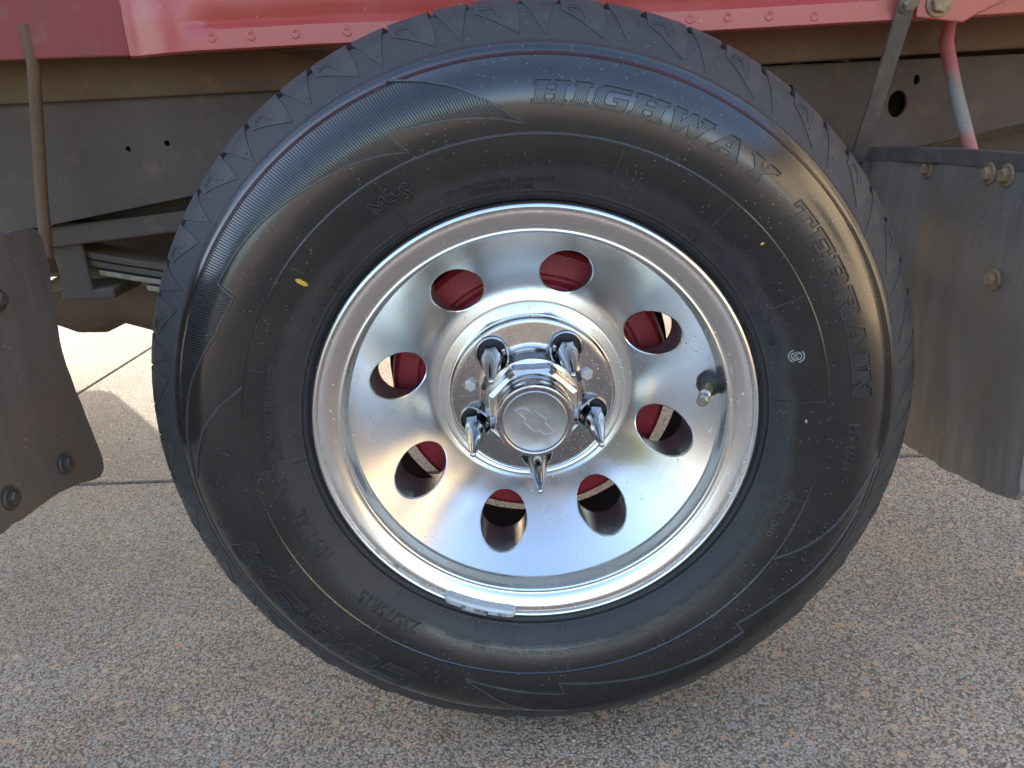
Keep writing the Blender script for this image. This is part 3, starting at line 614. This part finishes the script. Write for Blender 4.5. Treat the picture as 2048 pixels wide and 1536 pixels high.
# clip-on balance weight
mb = MB(); a0, a1 = -119.5, -98.6; n = 24
sec = [(.2046, -.0030), (.2046, -.0072), (.2030, -.0092), (.1988, -.0098), (.1962, -.0080), (.1952, -.0030), (.1952, .0016), (.2000, .0016)]
k = len(sec); vs = []
for i in range(n+1):
    a = rad(a0 + (a1-a0)*i/n); e_ = min(i, n-i)/n; sc2 = 1 if e_ > .06 else .62 + .38*math.sin(math.pi/2*e_/.06)
    for r, y in sec: r2 = .2002 + (r-.2002)*sc2; y2 = (y+.001)*sc2 - .001 if y < 0 else y; vs.append((r2*math.cos(a), y2, r2*math.sin(a)))
fs = [(i*k+j, i*k+(j+1) % k, (i+1)*k+(j+1) % k, (i+1)*k+j) for i in range(n) for j in range(k)] + [tuple(range(k)), tuple(n*k+j for j in range(k))[::-1]]
mb.add(vs, fs); wt = mb.build('balance_weight', ZINC, alloy, 35, label='grey clip-on balance weight at the bottom of the rim')
mb = MB(); sec = [(.2098, .0020), (.2098, -.0030), (.2086, -.0046), (.2040, -.0062), (.2040, -.0040), (.2072, -.0026), (.2078, .0020)]; k = len(sec); n = 6; a0, a1 = -113.6, -106.8
vs = [(r*math.cos(rad(a0+(a1-a0)*i/n)), y, r*math.sin(rad(a0+(a1-a0)*i/n))) for i in range(n+1) for r, y in sec]
mb.add(vs, [(i*k+j, i*k+(j+1) % k, (i+1)*k+(j+1) % k, (i+1)*k+j) for i in range(n) for j in range(k)] + [tuple(range(k)), tuple(n*k+j for j in range(k))[::-1]]); mb.build('weight_clip', ZINC, alloy, 35)
def rim_text(s, thc, rb, h, y):
    cu = bpy.data.curves.new('tmp', 'FONT'); cu.body = s; cu.size = 1.0; cu.align_x = 'CENTER'; cu.resolution_u = 2; cu.offset = .02
    ob = bpy.data.objects.new('tmp', cu); C.objects.link(ob); dg = bpy.context.evaluated_depsgraph_get(); dg.update()
    me_ = bpy.data.meshes.new_from_object(ob.evaluated_get(dg)); bpy.data.objects.remove(ob); bpy.data.curves.remove(cu); me_.name = 'stamped_text'; k_ = h/.69
    for v in me_.vertices:
        x, yy, z = v.co; a = rad(thc - math.degrees(x*k_/rb)); r = rb + yy*k_; v.co = (r*math.cos(a), y, r*math.sin(a))
    me_.materials.clear(); me_.materials.append(INK); return put('stamped_text', me_, alloy)
rim_text('1.25', -102.6, .1993, .0036, -.01005); rim_text('MC2N', -108.6, .1993, .0036, -.01005); rim_text('85', -114.0, .1993, .0036, -.01005)

# --- brake drum, backing plate, axle ---------------------------------------------
mb = MB(); mb.rev([(.020,.112),(.105,.112),(.112,.114),(.116,.120),(.119,.121),(.122,.118),(.142,.121),(.1475,.126),(.150,.134),(.150,.150),(.153,.152),(.153,.160),(.150,.162),(.150,.205),(.140,.208),(.02,.208)], 160)
drum = mb.build('brake_drum', DRUM, None, 30); part(drum, WC)
for s_, a in (('MAX', 118), ('M', 112), ('D I', 164), ('A', 74)):
    cu = bpy.data.curves.new('tmp', 'FONT'); cu.body = s_; cu.size = .017; cu.align_x = 'CENTER'; cu.extrude = .0006
    ob = bpy.data.objects.new('tmp', cu); C.objects.link(ob); dg = bpy.context.evaluated_depsgraph_get(); dg.update(); me_ = bpy.data.meshes.new_from_object(ob.evaluated_get(dg)); bpy.data.objects.remove(ob); bpy.data.curves.remove(cu)
    for v in me_.vertices:
        x, y, z = v.co; aa = rad(a - math.degrees(x/.131)); r = .1255 + y; v.co = (r*math.cos(aa), .1185 + (r-.122)*.15 - z*1.5, r*math.sin(aa))
    me_.name = 'cast_letters'; me_.materials.clear(); me_.materials.append(DRUM); put('cast_letters', me_, drum)
mb = MB(); mb.rev([(.02,.209),(.158,.209),(.164,.212),(.164,.222),(.158,.225),(.05,.226),(.045,.26),(.042,.28)], 96); part(mb.build('backing_plate', BLACK, None, 30), WC)
mb = MB(); mb.tube([(0,.23,0),(0,.62,0),(0,.70,0),(0,.85,0),(0,1.0,0),(0,1.08,0),(0,1.45,0)], [.042,.042,.06,.13,.13,.06,.042], 28); part(mb.build('axle', RAIL, None, 40), WC)

# --- body, sill, floor ------------------------------------------------------------
def sheet(name, pts, y0, y1, matl, holes=(), bev=.0015, plane='xz', parent=None, smooth=None):
    cu = bpy.data.curves.new('tmp', 'CURVE'); cu.dimensions = '2D'; cu.fill_mode = 'BOTH'; cu.extrude = abs(y1-y0)/2
    for po in [pts] + [[(cx+rx*math.cos(2*math.pi*i/20), cz+rz*math.sin(2*math.pi*i/20)) for i in range(20)] for cx, cz, rx, rz in holes]:
        sp = cu.splines.new('POLY'); sp.points.add(len(po)-1); sp.use_cyclic_u = True
        for q_, (x, z) in zip(sp.points, po): q_.co = (x, z, 0, 1)
    ob = bpy.data.objects.new('tmp', cu); C.objects.link(ob); dg = bpy.context.evaluated_depsgraph_get(); dg.update(); me_ = bpy.data.meshes.new_from_object(ob.evaluated_get(dg)); bpy.data.objects.remove(ob); bpy.data.curves.remove(cu)
    ym = (y0+y1)/2
    for v in me_.vertices:
        a, b2, c_ = v.co
        v.co = (a, ym + c_, b2) if plane == 'xz' else (ym + c_, a, b2)
    b_ = bmesh.new(); b_.from_mesh(me_); bmesh.ops.remove_doubles(b_, verts=b_.verts, dist=1e-6); bmesh.ops.recalc_face_normals(b_, faces=b_.faces); b_.to_mesh(me_); b_.free()
    me_.name = name; me_.materials.clear(); me_.materials.append(matl); o = put(name, me_, parent, bev)
    if parent is None: part(o)
    return o
# pressed side of the bed: a profile (y, z) swept along x, with the long pressed groove
def sweep(m_, prof_fn, xs):
    rows = [prof_fn(x) for x in xs]; k = len(rows[0]); vs = [(x, y, z) for x, r in zip(xs, rows) for y, z in r]
    m_.add(vs, [(i*k+j, i*k+j+1, (i+1)*k+j+1, (i+1)*k+j) for i in range(len(xs)-1) for j in range(k-1)])
def zb(x): return float(np.interp(x, [-1.6, -.4, -.2, .2, .45, 1.2], [.735, .7095, .7085, .698, .697, .695]))
def body_prof(x):
    z0 = zb(x); gd = .0075*max(0, min(1, (x+.352)/.035)); e_ = .028*max(0, min(1, (-.330-x)/.08))**2
    y = .24 + e_
    return [(y+.030, z0+.004), (y+.004, z0), (y, z0+.0025), (y, z0+.012), (y, z0+.0215), (y+gd*.4, z0+.0240), (y+gd, z0+.0275), (y+gd*.9, z0+.0320), (y+gd*.45, z0+.0390), (y+.002, z0+.050), (y, z0+.10), (y-.004, z0+.30), (y, 2.29), (y+.03, 2.30)]  # upper part raised out of view to lengthen the truck's shadow
xs = [-.420, -.41] + list(np.arange(-.40, -.30, .004)) + list(np.arange(-.29, 1.25, .04))
mb = MB(); sweep(mb, body_prof, xs); body = mb.build('bed_side', RED, None, 50); part(body)
for x, z in ((-.318,.7245),(-.276,.7240),(-.229,.7232),(-.174,.7222),(-.12,.7205),(.10,.716),(.145,.7155),(.189,.7140),(.229,.7135),(.273,.7120),(.321,.7090)):
    mb = MB(); mb.rev([(.0055,.2403),(.0046,.2394),(.0038,.2393),(.0028,.2397),(.0001,.2398)], 18, cx=x, cz=z-.0015); mb.build('spot_weld', RED, body, 60)
mb = MB(); mb.ngon_prism([(-1.6,.271,.740),(-.415,.271,.7125),(-.415,.271,2.29),(-1.6,.271,2.29)], (0,1,0), .015); part(mb.build('bed_corner', DRED, None, None, .002))  # shade painted in as darker red; tall top added to block sun
mb = MB(); mb.box((-1.6, .30, .748), (1.25, 1.94, .760)); part(mb.build('bed_floor', RUST))
for i in range(9):
    y = .315 + .026*i
    mb = MB(); mb.box((-.42, y, .7395 - .0014*i), (.9, y+.015, .748)); part(mb.build('floor_rib', RUST, None, None, .0015))
# longitudinal sill between bed and frame, running in obliquely
mb = MB(); mb.ngon_prism([(-1.6,.345,.683),(-.10,.345,.668),(-.10,.345,.690),(-.22,.345,.700),(-.375,.345,.738),(-1.6,.345,.738)], (0,1,0), .05); part(mb.build('sill', BROWN, None, None, .003))
mb = MB(); mb.ngon_prism([(.20,.332,.6655),(1.25,.332,.668),(1.25,.332,.730),(.20,.332,.722)], (0,1,0), .06); part(mb.build('sill', BROWN, None, None, .003))
mb = MB(); mb.box((.15, .44, .60), (1.25, .47, .748)); part(mb.build('cross_beam', BROWN, None, None, .003))
# frame rails
top = [(-1.6,.690),(-.62,.681),(-.28,.671),(.306,.664),(.62,.660),(1.25,.660)]; bot = [(1.25,.600),(.80,.592),(.63,.578),(.52,.560),(.42,.556),(.2,.572),(-.2,.575),(-.41,.553),(-.62,.524),(-.9,.500),(-1.6,.495)]
rail = sheet('frame_rail', top+bot, .358, .366, RAIL, [(-.487,.613,.0036,.0036),(-.437,.617,.0036,.0036),(.341,.632,.005,.009),(.476,.611,.012,.016),(.497,.638,.0040,.0060)], 0)
mb = MB()
for (a, b2) in zip(top[:-1], top[1:]): mb.ngon_prism([(a[0],.366,a[1]-.007),(b2[0],.366,b2[1]-.007),(b2[0],.366,b2[1]-.0005),(a[0],.366,a[1]-.0005)], (0,1,0), .06)
for (a, b2) in zip(bot[:-1], bot[1:]): mb.ngon_prism([(b2[0],.366,b2[1]+.0005),(a[0],.366,a[1]+.0005),(a[0],.366,a[1]+.007),(b2[0],.366,b2[1]+.007)], (0,1,0), .06)
mb.build('rail_flange', RAIL, rail)
mb = MB(); mb.box((-1.5, .43, .50), (1.2, .436, .66)); mb.build('rail_liner', RAIL, rail)
sheet('frame_rail', top+bot, 1.49, 1.50, RAIL, (), 0)  # far rail, added for its shadow
for x in (.352, .412): 
    mb = MB(); mb.tube([(x,.385,.664),(x,.385,.6695),(x,.385,.673)], [.011,.0105,.006], 16); mb.build('rail_bolt', STEEL, rail, 40)
for a, b2 in ((-.95, .70), (.80, .66), (0.0, .69)):
    mb = MB(); mb.box((a, .37, b2-.07), (a+.07, 1.49, b2)); part(mb.build('cross_member', RAIL, None, None, .004))
# far side of the bed, added and raised to cast shade
mb = MB(); sweep(mb, lambda x: [(1.92,.702),(1.95,.700),(1.95,.90),(1.95,2.30),(1.92,2.30)], [-1.6, 0, 1.25]); part(mb.build('bed_side', RED))
mb = MB(); mb.box((-3.4, .30, .52), (-1.63, 1.93, 1.95)); part(mb.build('cab_shade_box', RED, None, None, .05))  # unseen box added ahead of the bed to keep sun off the ground
mb = MB(); mb.box((-1.6, .27, .76), (-1.57, 1.94, 2.29)); part(mb.build('bed_front', RED))
# leaf spring
def leaf(z0, half, th_, y0=.392, y1=.452, cl=0):
    m_ = MB(); n = 24; zf = lambda x: z0 + .22*(x+.02)**2
    xs_ = [-half + 2*half*i/n for i in range(n+1)]
    vs = []
    for x in xs_: vs += [(x, y0, zf(x)), (x, y1, zf(x)), (x, y1, zf(x)+th_), (x, y0, zf(x)+th_)]
    m_.add(vs, [(i*4+k, i*4+(k+1) % 4, (i+1)*4+(k+1) % 4, (i+1)*4+k) for i in range(n) for k in range(4)] + [(3,2,1,0), tuple(n*4+k for k in range(4))]); return m_
lm = leaf(.403, .72, .009); spring = lm.build('leaf_spring', RAIL, None, None, .0015); part(spring)
for z0, hf in ((.392, .66), (.381, .58), (.370, .52)):
    (leaf(z0, hf, .008, .394, .450)).build('leaf', RAIL if z0 > .385 else STEEL, spring, None, .0015)
for x in (-.60,):
    z = .375 + .22*(x+.02)**2; mb = MB()
    mb.box((x-.030, .384, z-.022), (x+.012, .391, z+.075)); mb.box((x-.034, .384, z-.030), (x+.040, .470, z-.016)); mb.box((x-.028, .384, z+.062), (x+.02, .465, z+.070))
    mb.build('spring_clamp', RAIL, spring, None, .004)
# spring hangers and oblique stays
mb = MB(); mb.ngon_prism([(-.66,.40,.50),(-.58,.40,.55),(-.56,.40,.60),(-.72,.40,.60)], (0,1,0), .05); part(mb.build('spring_hanger', RAIL, None, None, .004))
mb = MB(); mb.ngon_prism([(-1.0,.372,.470),(-.30,.372,.515),(-.30,.372,.540),(-1.0,.372,.497)], (0,1,0), .03); part(mb.build('stay_bar', RAIL, None, None, .003))
mb = MB(); mb.tube([(.42,.400,.535),(.55,.400,.556),(.80,.400,.612),(1.2,.400,.66)], .016, 4); part(mb.build('rear_leaf', RAIL))
mb = MB()
for i in range(10):
    a = math.pi*(i/9); mb.box((.505+.034*math.cos(a)-.008, .376, .525+.040*math.sin(a)-.008), (.505+.034*math.cos(a)+.008, .43, .525+.040*math.sin(a)+.008))
part(mb.build('spring_hanger', RAIL, None, None, .003))
# exhaust muffler low behind the spring
mb = MB(); mb.tube([(-1.15,.62,.375),(-.78,.60,.372),(-.74,.60,.372),(-.70,.60,.376),(-.66,.60,.378),(-.60,.60,.372),(-.30,.60,.370),(-.24,.60,.372),(.1,.62,.40)], [.030,.034,.052,.058,.046,.060,.062,.03,.028], 28); part(mb.build('exhaust_pipe', BROWN, None, 50))
mb = MB(); mb.box((-1.5, .80, .37), (-.28, 1.30, .70)); part(mb.build('gap_blocker', RAIL, None, None, .05))  # dark box added to block the bright gap below the rail
mb = MB(); mb.box((.25, .80, .50), (1.2, 1.30, .72)); part(mb.build('spare_carrier', RAIL, None, None, .05))
# tail of the bed at right: end panel, bracket
mb = MB(); mb.ngon_prism([(.425,.232,.700),(.475,.232,.692),(.490,.232,.700),(.545,.232,.722),(.545,.232,.76),(.425,.232,.76)], (0,1,0), .006); part(mb.build('flange_bracket', RED, None, None, .0015))
mb = MB(); mb.ngon_prism([(.560,.230,.715),(.640,.230,.722),(.640,.230,.66),(.615,.230,.668)], (0,1,0), .004); mb.box((.575,.228,.722),(.66,.238,.735)); part(mb.build('corner_gusset', STEEL, None, None, .001))

# --- mud flaps ---------------------------------------------------------------------
def bolt(name, p, ax, matl, parent, R__=.0068, wash=.0108, hh=.006):
    m_ = MB(); p = Vector(p); ax = Vector(ax).normalized(); u = ax.orthogonal().normalized(); q_ = ax.cross(u)
    def rg(R_, d_, n_): return [p + ax*d_ + (u*math.cos(2*math.pi*i/n_) + q_*math.sin(2*math.pi*i/n_))*R_ for i in range(n_)]
    A, B, D = rg(wash, 0, 24), rg(wash, .0018, 24), rg(wash*.9, .0024, 24)
    m_.add(A+B+D, [(i, (i+1) % 24, 24+(i+1) % 24, 24+i) for i in range(24)] + [(24+i, 24+(i+1) % 24, 48+(i+1) % 24, 48+i) for i in range(24)] + [tuple(range(48, 72))])
    A, B, D = rg(R__, .0015, 6), rg(R__, hh, 6), rg(R__*.82, hh+.001, 6)
    m_.add(A+B+D, [(i, (i+1) % 6, 6+(i+1) % 6, 6+i) for i in range(6)] + [(6+i, 6+(i+1) % 6, 12+(i+1) % 6, 12+i) for i in range(6)] + [tuple(range(12, 18))])
    return m_.build(name, matl, parent, None, .0005)
def flap(name, pts, xf, th_, matl):                              # outline in (y, z), bent sheet x = xf(y, z)
    m_ = MB(); k = len(pts)
    from mathutils.geometry import delaunay_2d_cdt
    ys = [p[0] for p in pts]; zs = [p[1] for p in pts]; inner = []
    def inside(y, z):
        c_ = False
        for (a0, b0), (a1, b1) in zip(pts, pts[1:]+pts[:1]):
            if (b0 > z) != (b1 > z) and y < a0 + (z-b0)/(b1-b0)*(a1-a0): c_ = not c_
        return c_
    for y in np.arange(min(ys), max(ys), .010):
        for z in np.arange(min(zs), max(zs), .012):
            if all(inside(y+dy, z+dz) for dy, dz in ((.004,0),(-.004,0),(0,.004),(0,-.004))): inner.append((y, z))
    vv, ee, ff, *_ = delaunay_2d_cdt([Vector(p) for p in pts+inner], [], [list(range(k))], 1, 1e-5)
    n = len(vv); F_ = [(xf(v[0], v[1]), v[0], v[1]) for v in vv]; B_ = [(xf(v[0], v[1])+th_, v[0], v[1]) for v in vv]
    m_.add(F_+B_, [tuple(f) for f in ff] + [tuple(n+i for i in f[::-1]) for f in ff] + [(i, (i+1) % k, n+(i+1) % k, n+i) for i in range(k)])
    o = m_.build(name, matl, None, 50); part(o); return o
def worn(pts, amp=.0016, step=.012):
    out = []
    for a, b2 in zip(pts, pts[1:]+pts[:1]):
        n = max(1, int(math.hypot(b2[0]-a[0], b2[1]-a[1])/step))
        for i in range(n): out.append((a[0]+(b2[0]-a[0])*i/n + random.uniform(-amp, amp), a[1]+(b2[1]-a[1])*i/n + random.uniform(-amp, amp)))
    return out
def arc(c_, r, a0, a1, n=6): return [(c_[0]+r*math.cos(rad(a0+(a1-a0)*i/n)), c_[1]+r*math.sin(rad(a0+(a1-a0)*i/n))) for i in range(n+1)]
rp = [(.385,.556),(.075,.566),(.02,.566),(.006,.45),(.002,.30)] + arc((.022,.262), .020, 180, 265, 6) + [(.10,.226),(.24,.205),(.385,.195)]
xr = lambda y, z: .46 - .030*max(0, (y-.22)/.16)**1.5 + .004*math.exp(-((y-.235)/.02)**2) + .006*math.sin(z*9+.4) + .004*math.sin(y*40)*max(0, (.5-z))
rf = flap('mud_flap', worn(rp), xr, .006, FLAP); rf['label'] = 'grey streaked rubber mud flap behind the wheel, on the right'
lp = [(-.16,.566),(.06,.556)] + arc((.070,.540), .016, 80, 5, 4) + [(.090,.515),(.082,.47),(.078,.42),(.085,.35)] + arc((.066,.318), .018, 10, -80, 5) + [(.02,.312),(-.09,.318),(-.16,.325)]
xl = lambda y, z: -.46 - .010*math.sin((z-.3)*11) + .006*math.sin(y*25)
lf = flap('mud_flap', worn(lp), xl, -.006, FLAPL); lf['label'] = 'brown dusty mud flap ahead of the wheel, on the left'
for y, z, mt_ in ((.233,.544,BOLT),(.112,.549,BOLT),(.084,.550,BOLT),(.078,.452,BOLT)): bolt('flap_bolt', (xr(y,z)-.0005, y, z), (-1,0,0), mt_, rf)
for y, z in ((.008,.504),(.026,.336),(-.046,.338)): bolt('flap_bolt', (xl(y,z)+.0005, y, z), (1,0,0), DBOLT, lf)
# top strip of the right flap, strap and rod that hold it
mb = MB(); tp = [(.385,.556),(.30,.561),(.20,.564),(.10,.566),(.02,.567)]
vs = []
for y, z in tp: x = xr(y, z); vs += [(x-.002,y,z-.012),(x+.010,y,z-.012),(x+.010,y,z+.004),(x-.002,y,z+.004)]
mb.add(vs, [(i*4+k, i*4+(k+1) % 4, (i+1)*4+(k+1) % 4, (i+1)*4+k) for i in range(len(tp)-1) for k in range(4)] + [(3,2,1,0), tuple((len(tp)-1)*4+k for k in range(4))]); mb.build('flap_top_strip', STRAP, rf, None, .001)
mb = MB(); A = Vector((.413,.231,.716)); B = Vector((.418,.330,.545)); d_ = (B-A).normalized(); s_ = Vector((1, .1, 0)).normalized(); s_ = (s_ - d_*s_.dot(d_)).normalized(); t_ = d_.cross(s_).normalized()
A2 = A - d_*.014; B2 = B + d_*.014
mb.add([A2-s_*.0095, A2+s_*.0095, B2+s_*.0095, B2-s_*.0095] + [p - t_*.004*(1 if t_.y > 0 else -1) for p in (A2-s_*.0095, A2+s_*.0095, B2+s_*.0095, B2-s_*.0095)], [(0,1,2,3),(7,6,5,4),(0,1,5,4),(1,2,6,5),(2,3,7,6),(3,0,4,7)])
strap = mb.build('flap_strap', STRAP, None, None, .0008); part(strap)
nv = -t_ if t_.y > 0 else t_
bolt('strap_bolt', A + nv*.0042, nv, STEEL, strap, .0075, .0105, .005); bolt('strap_bolt', B + nv*.0042 + s_*-.002, nv, DBOLT, strap, .0065, .009, .008)
mb = MB(); mb.tube([(.478,.262,.712),(.484,.275,.697),(.492,.292,.676),(.515,.300,.622),(.545,.306,.556),(.549,.308,.545)], [.0068,.0068,.0078,.0078,.0078,.0078], 18); part(mb.build('flap_rod', RODP, None, 50))
bolt('bracket_bolt', (.447,.2318,.712), (0,-1,0), BOLT, body, .010, .0135, .008)
mb = MB(); mb.tube([(-.530,.275,.750),(-.532,.275,.71),(-.555,.262,.56),(-.563,.258,.50)], [.0068,.0068,.0068,.0068], 14); part(mb.build('flap_rod', BROWN, None, 50))

# --- a dry twig on the ground ---------------------------------------------------------
mb = MB(); mb.tube([(-.125,.016,GZ+.0015),(-.119,.009,GZ+.0035),(-.113,.004,GZ+.003),(-.110,-.002,GZ+.0015)], [.0006,.0014,.0016,.0005], 8)
mb.build('twig', BROWN, None, 60, label='tiny dark dry twig lying on the paving in front of the tyre', category='twig')

# --- what the polished wheel mirrors: a cream wall to the right, a yellow-green shrub to the left ---
house = bpy.data.objects.new('house', None); C.objects.link(house); house.location = (4.8, -3.0, GZ)
house['label'] = 'cream rendered house beside the driveway, mirrored in the polished wheel'; house['category'] = 'house'
mb = MB(); mb.box((0, -6, 0), (.3, 5, 3.3)); mb.build('wall', CREAM, house)
mb = MB(); mb.ngon_prism([(-.5, -6.4, 3.3), (-.5, -6.4, 3.42), (3.5, -6.4, 4.9), (3.5, -6.4, 4.7)], (0, 1, 0), 12); mb.build('roof', ROOF, house)
for y in (-4.2, 1.2):  # windows added to put dark streaks into the wheel's reflections
    mb = MB(); mb.box((-.05, y-.7, 1.0), (0, y+.7, 2.2)); wf = mb.build('window', WHITE, house)
    for s_ in (-1, 1): mb = MB(); mb.box((-.056, y+s_*.34-.30, 1.08), (-.05, y+s_*.34+.30, 2.12)); mb.build('pane', GLASSD, wf)
shrub = bpy.data.objects.new('shrub', None); C.objects.link(shrub); shrub.location = (-4.6, -2.9, GZ)
shrub['label'] = 'yellow-green garden shrub beside the driveway, mirrored in the polished wheel'; shrub['category'] = 'shrub'
mb = MB()
for i in range(2600):
    v = Vector(rng.normal(size=3)); v.normalize(); v *= rng.uniform(.5, 1)**.5; c_ = Vector((v.x*.85, v.y*.95, 1.25 + v.z*1.05))
    a = Vector(rng.normal(size=3)).normalized()*.09; b2 = Vector(rng.normal(size=3)).normalized()*.05
    mb.add([c_-a, c_-b2, c_+a, c_+b2], [(0, 1, 2, 3)])
LEAF = mk_simple('yellow_green_leaf', (.34, .33, .03), (.16, .22, .03), .5, 0, 3); me_ = bpy.data.meshes.new('crown'); me_.from_pydata(mb.v, [], mb.f); me_.materials.append(LEAF); put('crown', me_, shrub)
mb = MB()
for a in range(5): mb.tube([(0, 0, 0), (.15*math.cos(a*1.26), .15*math.sin(a*1.26), .5), (.4*math.cos(a*1.26), .4*math.sin(a*1.26), 1.3)], [.035, .028, .012], 7)
mb.build('trunk', BROWN, shrub)
